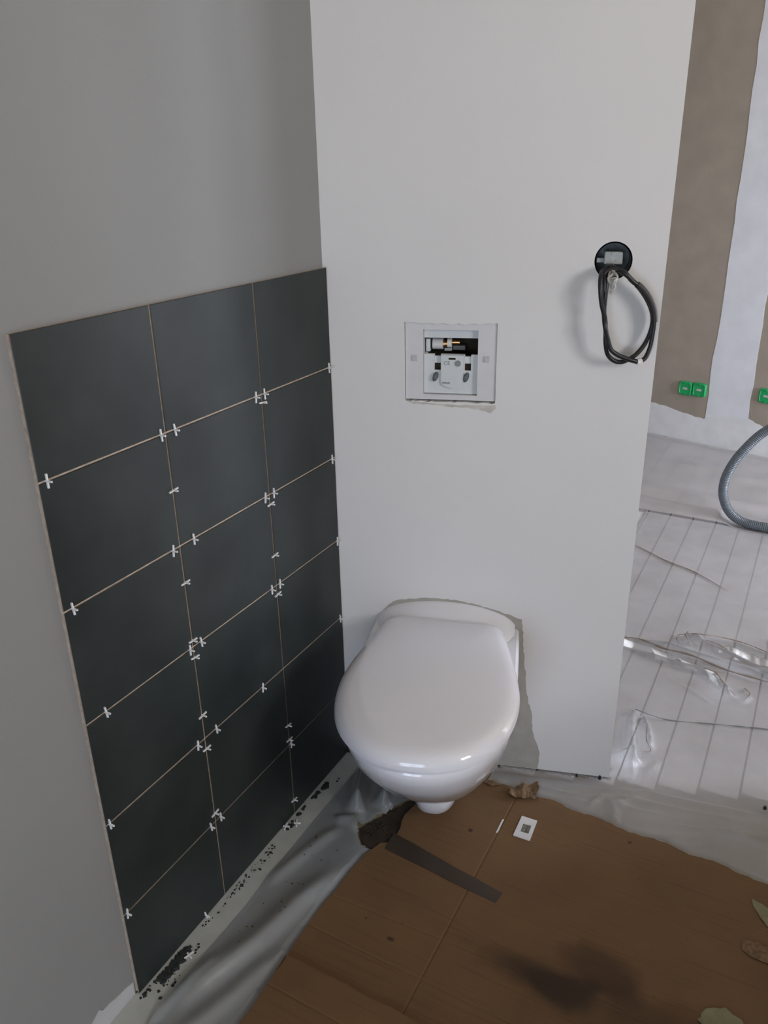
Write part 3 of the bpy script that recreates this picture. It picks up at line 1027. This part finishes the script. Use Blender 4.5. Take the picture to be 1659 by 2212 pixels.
# folds: (polyline, height, width on its left, width on its right)
FF = [([(0.508, 0.839), (0.624, 0.826), (0.712, 0.800), (0.812, 0.791), (0.927, 0.777), (1.20, 0.74), (1.6, 0.70)], 0.034, 0.026, 0.005),
      ([(0.515, 0.782), (0.636, 0.755), (0.752, 0.742), (0.813, 0.690), (0.84, 0.66)], 0.020, 0.016, 0.005),
      ([(0.650, 0.918), (0.71, 0.906), (0.819, 0.936), (0.917, 0.904), (1.15, 0.86)], 0.022, 0.014, 0.006),
      ([(0.680, 0.912), (0.735, 0.900), (0.788, 0.882), (0.925, 0.806), (1.1, 0.77)], 0.024, 0.005, 0.020),
      ([(0.690, 0.930), (0.676, 0.905), (0.700, 0.870)], 0.018, 0.005, 0.006),
      ([(0.780, 0.730), (0.800, 0.690), (0.845, 0.665)], 0.014, 0.005, 0.008),
      ([(0.860, 0.720), (0.885, 0.680), (0.870, 0.650)], 0.012, 0.005, 0.008),
      ([(0.624, 0.450), (0.946, 0.548), (1.3, 0.655)], 0.004, 0.010, 0.006),
      ([(0.386, 1.535), (0.52, 1.44), (0.63, 1.39), (0.752, 1.302)], 0.009, 0.010, 0.003),
      ([(0.338, 0.080), (0.45, 0.106), (0.61, 0.145), (0.712, 0.186), (0.816, 0.200), (0.972, 0.228), (1.3, 0.30)], 0.0065, 0.005, 0.014),
      ([(0.44, 0.085), (0.56, 0.100), (0.68, 0.150), (0.80, 0.165), (0.98, 0.205)], 0.006, 0.004, 0.012),
      ([(0.52, 0.075), (0.60, 0.088), (0.66, 0.118), (0.70, 0.165)], 0.007, 0.005, 0.009),
      ([(0.72, 0.070), (0.80, 0.110), (0.90, 0.135), (1.02, 0.150)], 0.007, 0.004, 0.012),
      ([(0.60, 0.070), (0.606, 0.095), (0.625, 0.130)], 0.006, 0.004, 0.006),
      ([(0.976, 0.188), (0.835, 0.086), (0.761, 0.050)], 0.008, 0.008, 0.020),
      ([(0.620, 0.120), (0.70, 0.110), (0.78, 0.130)], 0.006, 0.010, 0.018),
      ([(0.640, 0.115), (0.665, 0.08), (0.662, 0.05)], 0.008, 0.006, 0.010),
      ([(0.618, 0.480), (0.628, 0.40), (0.648, 0.31), (0.668, 0.21)], 0.040, 0.007, 0.012),
      ([(0.640, 0.455), (0.668, 0.40), (0.690, 0.33)], 0.030, 0.006, 0.008),
      ([(0.62, 0.30), (0.65, 0.27), (0.68, 0.285)], 0.018, 0.008, 0.012),
      ([(0.70, 0.24), (0.712, 0.30), (0.722, 0.235)], 0.006, 0.005, 0.005),
      ([(0.90, 1.02), (0.985, 1.0), (1.08, 1.03)], 0.012, 0.010, 0.014),
      ([(0.66, 0.69), (0.76, 0.63), (0.80, 0.60)], 0.004, 0.006, 0.006)]
dsf = film('dust_sheet', M['film'], 0.36, 2.20, edge_lo, lambda x: 1.884 - 0.045 * (x - 0.5), 230, 380,
           FF, lambda X, Y: 0.0045 + 0.006 * (1 / (1 + np.exp(-(Y - (0.0 + 0.305 * X)) / 0.008))), 3)
# keep the sheet in front of the boxed wall: faces behind its face are cut away
bm = bmesh.new()
bm.from_mesh(dsf.data)
kill = []
for f in bm.faces:
    c = f.calc_center_median()
    s = c.x * CT + c.y * ST
    d = c.x * ST - c.y * CT
    if s < S_END + 0.004 and -WT - 0.03 < d < 0.004 or (d <= -WT - 0.03 and s < 0.40):
        kill.append(f)
bmesh.ops.delete(bm, geom=kill, context='FACES')
bm.to_mesh(dsf.data)
bm.free()
PL = film_mat('folded_plastic_film', 0.44, (0.52, 0.43, 0.36), rough=0.8, trans=0.3)


def pleat(up, lo, arch, seed):
    """a fold of the sheet lying double between two edges"""
    a = [p.to_2d() for p in spline([(x, y, 0) for x, y in up], 8)]
    b = [p.to_2d() for p in spline([(x, y, 0) for x, y in lo], 8)]
    n, m = 48, 7
    A = [a[min(len(a) - 1, int(i / n * (len(a) - 1) + 0.5))] for i in range(n + 1)]
    B = [b[min(len(b) - 1, int(i / n * (len(b) - 1) + 0.5))] for i in range(n + 1)]
    vs, fs = [], []
    for i in range(n + 1):
        for j in range(m + 1):
            q = A[i].lerp(B[i], j / m)
            zz = 0.015
            vs.append((q.x, q.y, zz + 0.003 + arch * math.sin(math.pi * j / m) * (0.7 + 0.3 * math.sin(i * 0.5 + seed))))
    for i in range(n):
        for j in range(m):
            k_ = i * (m + 1) + j
            fs.append((k_, k_ + m + 1, k_ + m + 2, k_ + 1))
    mb = MB()
    mb.v, mb.f, mb.m = vs, fs, [0] * len(fs)
    return mb.build('pleat', PL, dsf, smooth='all', fix=False)


pleat([(0.500, 0.832), (0.600, 0.818), (0.70, 0.788), (0.79, 0.772)], [(0.503, 0.792), (0.620, 0.762), (0.735, 0.744), (0.813, 0.690)], 0.009, 1)
pleat([(0.690, 0.912), (0.760, 0.905), (0.819, 0.930), (0.917, 0.902), (1.15, 0.86)], [(0.700, 0.900), (0.760, 0.888), (0.82, 0.862), (0.925, 0.810), (1.1, 0.77)], 0.007, 2)
pleat([(0.512, 0.846), (0.62, 0.833), (0.72, 0.806), (0.83, 0.795), (0.93, 0.782), (1.2, 0.745)], [(0.512, 0.838), (0.62, 0.825), (0.72, 0.797), (0.83, 0.786), (0.93, 0.770), (1.2, 0.733)], 0.008, 3)
M['crease'] = mat('brown_film_crease', (0.34, 0.265, 0.21), 0.8, 0.2, 60)  # brown lines along the folds, for film edges seen edge-on


def crease(pts, r):
    p = spline([(x, y, float(film_height(np.array([[x]]), np.array([[y]]), FF, 0.0125, 3, 0.0016)[0, 0]) + 0.0003) for x, y in pts], 8)
    n = len(p) - 1
    MB().tube(p, [r * (0.25 + 0.75 * math.sin(math.pi * min(1, 0.06 + i / n))) * (0.75 + 0.25 * math.sin(i * 0.9)) for i in range(n + 1)], 6).build('crease', M['crease'], dsf, smooth='all')


crease([(0.500, 0.838), (0.56, 0.832), (0.624, 0.820), (0.712, 0.796), (0.812, 0.784), (0.927, 0.770), (1.1, 0.745)], 0.0034)
crease([(0.650, 0.921), (0.71, 0.909), (0.819, 0.939), (0.917, 0.907), (1.1, 0.87)], 0.0022)
crease([(0.735, 0.903), (0.788, 0.884), (0.860, 0.850), (0.925, 0.808), (1.05, 0.78)], 0.0028)
crease([(0.664, 0.934), (0.652, 0.908), (0.664, 0.885)], 0.0020)
crease([(0.690, 0.930), (0.676, 0.905), (0.700, 0.872)], 0.0022)
crease([(0.752, 0.742), (0.790, 0.710), (0.813, 0.688)], 0.0028)
crease([(0.800, 0.735), (0.812, 0.705), (0.850, 0.672)], 0.0026)
crease([(0.868, 0.722), (0.886, 0.682), (0.872, 0.655)], 0.0022)
crease([(0.386, 1.532), (0.52, 1.437), (0.63, 1.387), (0.752, 1.299)], 0.0024)
crease([(0.664, 0.400), (0.672, 0.360), (0.690, 0.330), (0.674, 0.322)], 0.0016)
hem = [(0.622, 0.4495), (0.70, 0.4740), (0.80, 0.5030), (0.88, 0.5280), (0.946, 0.5485), (1.3, 0.657)]  # thin dark grey line along an edge of the film
hb = MB()
hp = spline([(x, y, float(film_height(np.array([[x]]), np.array([[y]]), FF, 0.0125, 3, 0.0016)[0, 0]) + 0.0006) for x, y in hem], 10)
hb.tube(hp, [0.0012 + 0.0006 * math.sin(i * 0.7) for i in range(len(hp))], 6)
tag(hb.build('film_hem', M['grey_plastic'], dsf), 'dark grey hem crossing the planks')
tag(dsf, 'clear wrinkled plastic dust sheet over the pale planks beyond the boxed wall', 'plastic sheet')

dfar = film('dust_sheet', M['film_far'], 0.02, 2.60, lambda x: 1.886 - 0.045 * (x - 0.5), lambda x: FA.y - 0.2656 * (x - FA.x) - 0.006, 160, 70,
            [([(0.0, 1.99), (0.32, 1.965), (0.46, 1.940), (0.738, 1.930), (0.9, 1.92), (1.5, 1.90)], 0.030, 0.045, 0.018),
             ([(0.2, 2.2), (0.6, 2.1), (1.0, 2.15)], 0.010, 0.05, 0.05), ([(0.3, 2.6), (0.7, 2.45), (1.2, 2.5)], 0.012, 0.08, 0.05)], 0.014, 11, 0.003)
tag(dfar, 'doubled greyish plastic sheet running along the foot of the far wall', 'plastic sheet')
# the lap of that sheet up the far wall
lap = MB()
nx = 90
vs, fs = [], []
for i in range(nx + 1):
    s = -0.15 + 2.6 * i / nx
    for j, (d, z) in enumerate(((0.012, 0.012), (0.005, 0.016), (0.0035, 0.022 + 0.004 * math.sin(i * 0.9) + 0.003 * math.sin(i * 2.3)))):
        vs.append(FW(s, d, z))
for i in range(nx):
    for j in range(2):
        a = i * 3 + j
        fs.append((a, a + 3, a + 4, a + 1))
lap.add(vs, fs)
lap.build('taped_lap', M['raw_plaster'], dfar, fix=False)

LF = [([(0.070, -0.76), (0.097, -0.665), (0.130, -0.567), (0.152, -0.454), (0.190, -0.314)], 0.020, 0.030, 0.016),
      ([(0.052, -0.80), (0.069, -0.685), (0.084, -0.623)], 0.006, 0.012, 0.010),
      ([(0.060, -0.46), (0.090, -0.33), (0.120, -0.23)], 0.008, 0.018, 0.012),
      ([(0.094, -0.05), (0.098, -0.095), (0.120, -0.155), (0.140, -0.190)], 0.060, 0.010, 0.022),
      ([(0.15, -0.04), (0.165, -0.09), (0.180, -0.150)], 0.045, 0.012, 0.020),
      ([(0.086, -0.218), (0.130, -0.205), (0.165, -0.225)], 0.010, 0.008, 0.014),
      ([(0.21, -0.30), (0.200, -0.45), (0.205, -0.60), (0.215, -0.78)], 0.007, 0.010, 0.02),
      ([(0.115, -0.80), (0.155, -0.68), (0.185, -0.55)], 0.010, 0.022, 0.014)]
dl = film('dust_sheet', M['film_grey'], 0.054, 0.245, lambda x: -1.45, lambda x: 0.305 * x - 0.012, 44, 260, LF, 0.0035, 21, 0.0012)
bm = bmesh.new()
bm.from_mesh(dl.data)
NOTCH = ragged([(0.150, -0.215), (0.185, -0.262), (0.26, -0.262), (0.26, -0.02), (0.222, -0.075), (0.195, -0.130), (0.170, -0.185)], 0.02, 0.006, 3)
bmesh.ops.delete(bm, geom=[f for f in bm.faces if inside(np.array([f.calc_center_median().x]), np.array([f.calc_center_median().y]), NOTCH)[0]], context='FACES')
bm.to_mesh(dl.data)
bm.free()
tag(dl, 'crumpled greyish plastic film between the tiled wall and the brown cardboard', 'plastic sheet')

# ------------------------------------------------------------------ masking tape along the tiles, adhesive crumbs
mt = MB().prism(ragged([(XL + 0.002, -1.45), (0.073, -1.45), (0.0715, -0.775), (0.0645, -0.561), (0.0585, -0.331), (0.0565, -0.03), (0.030, 0.002), (-0.008, -0.008)], 0.05, 0.0006, 2), 0.0004, 0.0052)
tag(mt.build('masking_tape', M['mask']), 'pale wide tape strip on the floor along the foot of the dark tiles', 'tape')

rnd = random.Random(12)
cr = MB()


def blob(x, y, r, h, zb=0.005):
    n = 7
    a0 = rnd.random() * 6
    b = [(x + r * rnd.uniform(0.6, 1.15) * math.cos(a0 + 6.283 * q / n), y + r * rnd.uniform(0.6, 1.15) * math.sin(a0 + 6.283 * q / n)) for q in range(n)]
    vs = [(p[0], p[1], zb) for p in b] + [(x + (p[0] - x) * 0.6, y + (p[1] - y) * 0.6, zb + 0.0002 + h) for p in b]
    cr.add(vs, [tuple(range(n))[::-1], tuple(range(n, 2 * n))] + [(q, (q + 1) % n, n + (q + 1) % n, n + q) for q in range(n)])


for (y0, y1, x0, x1, n, r0, r1) in ((-0.145, -0.120, 0.006, 0.020, 12, 0.005, 0.010), (-0.190, -0.160, 0.004, 0.016, 7, 0.004, 0.008), (-0.250, -0.215, 0.003, 0.014, 10, 0.003, 0.007),
                                    (-0.300, -0.270, 0.004, 0.016, 10, 0.003, 0.006), (-0.42, -0.34, 0.006, 0.026, 32, 0.001, 0.0035), (-0.50, -0.42, 0.004, 0.020, 34, 0.001, 0.003),
                                    (-0.60, -0.50, 0.004, 0.016, 16, 0.001, 0.003), (-0.715, -0.640, 0.003, 0.022, 44, 0.003, 0.010), (-0.66, -0.62, 0.010, 0.036, 14, 0.001, 0.004),
                                    (-0.745, -0.69, 0.02, 0.042, 12, 0.001, 0.005), (-0.12, -0.10, 0.028, 0.032, 2, 0.002, 0.004), (-0.76, -0.72, 0.002, 0.012, 10, 0.002, 0.005)):
    for q in range(n):
        r = rnd.uniform(r0, r1)
        blob(max(x0 + r, rnd.uniform(x0, x1)), rnd.uniform(y0, y1), r, r * 0.35)
tag(cr.build('adhesive_crumbs', M['adhesive_dark']), 'dark crumbs of tile adhesive scattered on the pale tape strip', 'adhesive', kind='stuff')
db = MB()
cr, keep = db, cr
rnd = random.Random(5)
LFH = lambda x, y: float(film_height(np.array([[x]]), np.array([[y]]), LF, 0.0035, 21, 0.0012)[0, 0])
for q in range(110):
    t = rnd.random()
    r = rnd.uniform(0.0008, 0.0034)
    x, y = 0.165 + 0.065 * t + rnd.gauss(0, 0.008), -0.225 + 0.100 * t * rnd.random() + rnd.gauss(0, 0.008)
    blob(x, y, r, r * 0.6, 0.004)
for q in range(22):
    r = rnd.uniform(0.0008, 0.0026)
    x, y = rnd.uniform(0.070, 0.150), rnd.uniform(-0.62, -0.22)
    blob(x, y, r, r * 0.5, LFH(x, y) + 0.0002)
tag(db.build('dirt_crumbs', M['dirt']), 'brown dirt crumbs strewn over the greyish film and beneath the toilet', 'dirt', kind='stuff')

# ------------------------------------------------------------------ cardboard
def sheet(outline, z0, z1, seed, cuts, name, amp=0.0018):
    """a board cut from an outline, with pressed creases (grooves) along the given lines"""
    pts = ragged(outline, 0.012, amp, seed)
    bm = bmesh.new()
    vs = [bm.verts.new((x, y, z1)) for x, y in pts]
    for i in range(len(vs)):
        bm.edges.new((vs[i], vs[(i + 1) % len(vs)]))
    bmesh.ops.triangle_fill(bm, edges=list(bm.edges), use_beauty=True)
    for co, no in cuts:
        for off in (-0.0035, 0.0, 0.0035):
            bmesh.ops.bisect_plane(bm, geom=list(bm.verts) + list(bm.edges) + list(bm.faces), plane_co=Vector(co) + Vector(no) * off, plane_no=Vector(no))
    for v in bm.verts:
        for co, no in cuts:
            if abs((v.co - Vector(co)).dot(Vector(no))) < 0.0006:
                v.co.z -= 0.0014 if no[0] > 0.5 else 0.0009
                break
    top = list(bm.faces)
    r = bmesh.ops.extrude_face_region(bm, geom=top)
    for v in [g for g in r['geom'] if isinstance(g, bmesh.types.BMVert)]:
        v.co.z = z0
    bmesh.ops.recalc_face_normals(bm, faces=list(bm.faces))
    for f in bm.faces:
        f.material_index = 1 if abs(f.normal.z) < 0.3 else 0
    me = bpy.data.meshes.new(name)
    bm.to_mesh(me)
    bm.free()
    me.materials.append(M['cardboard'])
    me.materials.append(M['card_edge'])
    o = bpy.data.objects.new(name, me)
    COL.objects.link(o)
    return o


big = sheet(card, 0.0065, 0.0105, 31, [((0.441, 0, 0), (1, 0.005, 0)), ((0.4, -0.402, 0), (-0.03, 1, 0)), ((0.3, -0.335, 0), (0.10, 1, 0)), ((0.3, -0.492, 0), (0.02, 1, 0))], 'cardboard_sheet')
tag(big, 'large flattened brown cardboard sheet covering the floor in front of the toilet', 'cardboard')
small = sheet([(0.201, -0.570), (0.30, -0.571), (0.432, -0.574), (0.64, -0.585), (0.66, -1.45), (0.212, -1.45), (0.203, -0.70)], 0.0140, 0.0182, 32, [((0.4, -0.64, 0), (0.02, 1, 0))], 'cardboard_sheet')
tag(small, 'smaller cardboard piece lapped over the big sheet at its near corner', 'cardboard')
pt = MB().prism(ragged([(0.236, -0.200), (0.30, -0.210), (0.40, -0.228), (0.510, -0.245), (0.506, -0.274), (0.40, -0.266), (0.30, -0.256), (0.238, -0.250)], 0.03, 0.0007, 4), 0.0106, 0.0112)
tag(pt.build('packing_tape', M['packing_tape']), 'dark brown packing tape strip stuck across the cardboard in front of the toilet', 'tape')

# ------------------------------------------------------------------ bits on the floor
sl = empty('slide_mount', (0.4935, -0.0545, 0.0106), 'white square card frame with a small green picture, lying on the cardboard', 'card frame')
q4 = [(0.474, -0.023), (0.510, -0.022), (0.514, -0.086), (0.476, -0.087)]
qi = [(0.4845, -0.044), (0.503, -0.0425), (0.505, -0.069), (0.4865, -0.070)]
z0, z1 = 0.0107, 0.0135
vs = [(x, y, z0) for x, y in q4] + [(x, y, z1) for x, y in q4] + [(x, y, z1) for x, y in qi] + [(x, y, z0) for x, y in qi]
fs = []
for i in range(4):
    j = (i + 1) % 4
    fs += [(i, j, 4 + j, 4 + i), (4 + i, 4 + j, 8 + j, 8 + i), (8 + i, 8 + j, 12 + j, 12 + i), (12 + i, 12 + j, j, i)]
into(sl, MB().add(vs, fs).build('card_border', M['card_white']))
into(sl, MB().prism(qi, 0.0109, 0.0118).build('picture', M['card_print']))


def scrap(name, pts, z, m, label, cat, seed, amp=0.004, h=0.004, group=None):
    """a torn flat scrap with a curled surface"""
    bm = bmesh.new()
    o_ = ragged(pts, 0.008, amp * 0.5, seed)
    vs = [bm.verts.new((x, y, 0)) for x, y in o_]
    for i in range(len(vs)):
        bm.edges.new((vs[i], vs[(i + 1) % len(vs)]))
    bmesh.ops.triangle_fill(bm, edges=list(bm.edges), use_beauty=True)
    bmesh.ops.subdivide_edges(bm, edges=list(bm.edges), cuts=1)
    cx = sum(p[0] for p in pts) / len(pts)
    cy = sum(p[1] for p in pts) / len(pts)
    for v in bm.verts:
        v.co.z = h * (0.5 + 0.5 * noise.noise(Vector((v.co.x * 60 + seed, v.co.y * 60, 0.3))))
    r = bmesh.ops.extrude_face_region(bm, geom=list(bm.faces))
    for v in [g for g in r['geom'] if isinstance(g, bmesh.types.BMVert)]:
        v.co.z += 0.0006
    bmesh.ops.recalc_face_normals(bm, faces=list(bm.faces))
    for v in bm.verts:
        v.co = Vector((v.co.x - cx, v.co.y - cy, v.co.z))
    me = bpy.data.meshes.new(name)
    bm.to_mesh(me)
    bm.free()
    me.materials.append(m)
    o = bpy.data.objects.new(name, me)
    COL.objects.link(o)
    o.location = (cx, cy, z)
    return tag(o, label, cat, group)


scrap('paper_scrap', [(0.962, -0.030), (0.985, -0.036), (1.03, -0.07), (1.03, -0.10), (0.995, -0.085), (0.972, -0.055)], 0.0106, M['scrap'], 'yellowish torn paper scrap on the cardboard, nearest the far dust sheet', 'paper scrap', 1)
scrap('paper_scrap', [(0.955, -0.138), (0.99, -0.132), (1.03, -0.14), (1.03, -0.175), (0.985, -0.172), (0.958, -0.162)], 0.0106, M['fibre'], 'brown torn paper scrap on the cardboard, between the two yellowish scraps', 'paper scrap', 2)
scrap('paper_scrap', [(0.915, -0.318), (0.945, -0.300), (0.975, -0.312), (0.985, -0.345), (0.94, -0.37), (0.905, -0.345)], 0.0106, M['scrap'], 'yellowish torn paper scrap lying on the cardboard nearest the camera', 'paper scrap', 3)
scrap('tape_sliver', [(0.4375, -0.052), (0.4415, -0.050), (0.4425, -0.095), (0.4385, -0.097)], 0.0106, M['card_white'], 'thin white sliver of tape on the cardboard crease by the card frame', 'tape', 4, 0.0006, 0.0008)
scrap('torn_cardboard', [(0.156, -0.218), (0.186, -0.258), (0.232, -0.252), (0.246, -0.215), (0.240, -0.150), (0.236, -0.085), (0.222, -0.080), (0.196, -0.132), (0.172, -0.186)], 0.0003, M['packing_tape'],  # flat dark brown piece filling the cut in the film
      'dark brown ragged scrap on the floor beneath the toilet, beside the film', 'cardboard', 9, 0.006, 0.004)
tf = scrap('torn_cardboard', [(0.419, 0.042), (0.432, 0.060), (0.455, 0.070), (0.476, 0.088), (0.484, 0.062), (0.488, 0.038), (0.465, 0.030), (0.435, 0.018)], 0.0112, M['fibre'],
           'crumpled torn brown cardboard tuft at the edge of the big sheet', 'cardboard', 6, 0.010, 0.020)
scrap('torn_cardboard', [(0.352, 0.046), (0.375, 0.058), (0.395, 0.050), (0.378, 0.036)], 0.0108, M['fibre'], 'flat ragged brown cardboard flake at the sheet edge just behind the toilet outlet', 'cardboard', 7, 0.006, 0.006)


def peg(x, y, z, label):
    mb = MB().tube([(0, 0, 0), (0, 0, 0.004), (0, 0, 0.0042), (0, 0, 0.008)], [0.0042, 0.0042, 0.0028, 0.0024], 10)
    o = mb.build('screw_plug', M['steel'])
    o.location = (x, y, z)
    return tag(o, label, 'plug')


peg(0.600, 0.180, 0.012, 'small black plug at the bottom corner of the white boxed wall')
peg(0.962, 0.246, 0.016, 'small black plug on the dust sheet at the end of the planks')

# ------------------------------------------------------------------ tile spacers


def spacer_mesh(vertical):
    t, h = 0.00125, 0.0105
    mb = MB()
    if vertical:                                  # stands in an upright joint: its bar lies level across it
        mb.box((0.0, -h, -t), (0.0026, h, t))
        mb.box((0.0026, -t, -t), (0.0105, t, t))
        mb.box((-0.0050, -t, -t), (0.0, t, t))
    else:
        mb.box((0.0, -t, -h), (0.0026, t, h))
        mb.box((0.0026, -t, -t), (0.0105, t, t))
        mb.box((-0.0050, -t, -t), (0.0, t, t))
    o = mb.build('spacer_proto', M['spacer'])
    me = o.data
    me.name = 'tile_spacer'
    bpy.data.objects.remove(o)
    return me


SV, SH = spacer_mesh(True), spacer_mesh(False)
ORD = ['top', 'first', 'second', 'third', 'fourth', 'fifth', 'bottom']
rs = random.Random(17)


def spacer(me, y, z, label, x=0.0, rot=None):
    o = bpy.data.objects.new('tile_spacer', me)
    COL.objects.link(o)
    o.location = (x, y, z)
    o.rotation_euler = rot or (rs.uniform(-.14, .14), 0, 0)
    return tag(o, label, 'tile spacer', 'white tile spacers')


SPH = [(-0.741, 1), (-0.517, 1), (-0.485, 1), (-0.267, 1), (-0.240, 1), (-0.012, 1), (-0.472, 2), (-0.524, 2), (-0.263, 2), (-0.235, 2), (-0.016, 2), (-0.010, 3), (-0.266, 3), (-0.238, 3), (-0.739, 2),
       (-0.485, 3), (-0.515, 3), (-0.715, 3), (-0.323, 4), (-0.013, 4), (-0.473, 4), (-0.527, 4), (-0.7475, 4), (-0.491, 5), (-0.521, 5), (-0.7475, 5), (-0.242, 5)]
for y, j in SPH:
    if y < -0.7:
        w = 'by the free edge of the tiling'
    elif y < -0.5051:
        w = 'free-edge side of the outer upright joint'
    elif y < -0.44:
        w = 'corner side of the outer upright joint'
    elif y < -0.30:
        w = 'halfway across the middle column'
    elif y < -0.2470:
        w = 'free-edge side of the inner upright joint'
    elif y < -0.2:
        w = 'corner side of the inner upright joint'
    else:
        w = 'at the corner with the white wall'
    spacer(SH, y, ROWS[j], 'white tile spacer in %s level joint down, %s' % (ORD[j], w))
SPV = [(1, 0.907), (1, 0.736), (1, 0.620), (1, 0.585), (1, 0.458), (1, 0.382), (1, 0.224), (2, 0.990), (2, 0.786), (2, 0.675), (2, 0.586), (2, 0.257), (2, 0.2185), (2, 0.047)]
for c, z in SPV:
    r = max(i for i in range(6) if ROWS[i] > z)
    f = (ROWS[r] - z) / 0.2
    w = 'head' if f < 0.2 else 'middle' if f < 0.6 else 'lower part' if f < 0.85 else 'foot'
    spacer(SV, COLS[c], z, 'white tile spacer in %s upright joint at the %s of the %s tile row' % ('outer' if c == 1 else 'inner', w, ['first', 'second', 'third', 'fourth', 'fifth', 'lowest'][r]))
spacer(SH, -0.295, 0.0110, 'white tile spacer lying under the lowest middle tile, near the inner upright joint', x=0.006, rot=(math.pi / 2, 0, 0.3))
spacer(SV, -0.272, 0.0068, 'white tile spacer lying loose on the tape strip below the inner upright joint', x=0.020, rot=(0.0, 0, 0.5))
spacer(SH, -0.569, 0.0140, 'white tile spacer under the lowest outer tile, near the outer upright joint', x=0.0015, rot=(0.2, 0, 0))
spacer(SV, -0.650, 0.0068, 'white tile spacer lying loose among the dark adhesive crumbs on the tape', x=0.0258, rot=(0.0, 0, -0.3))
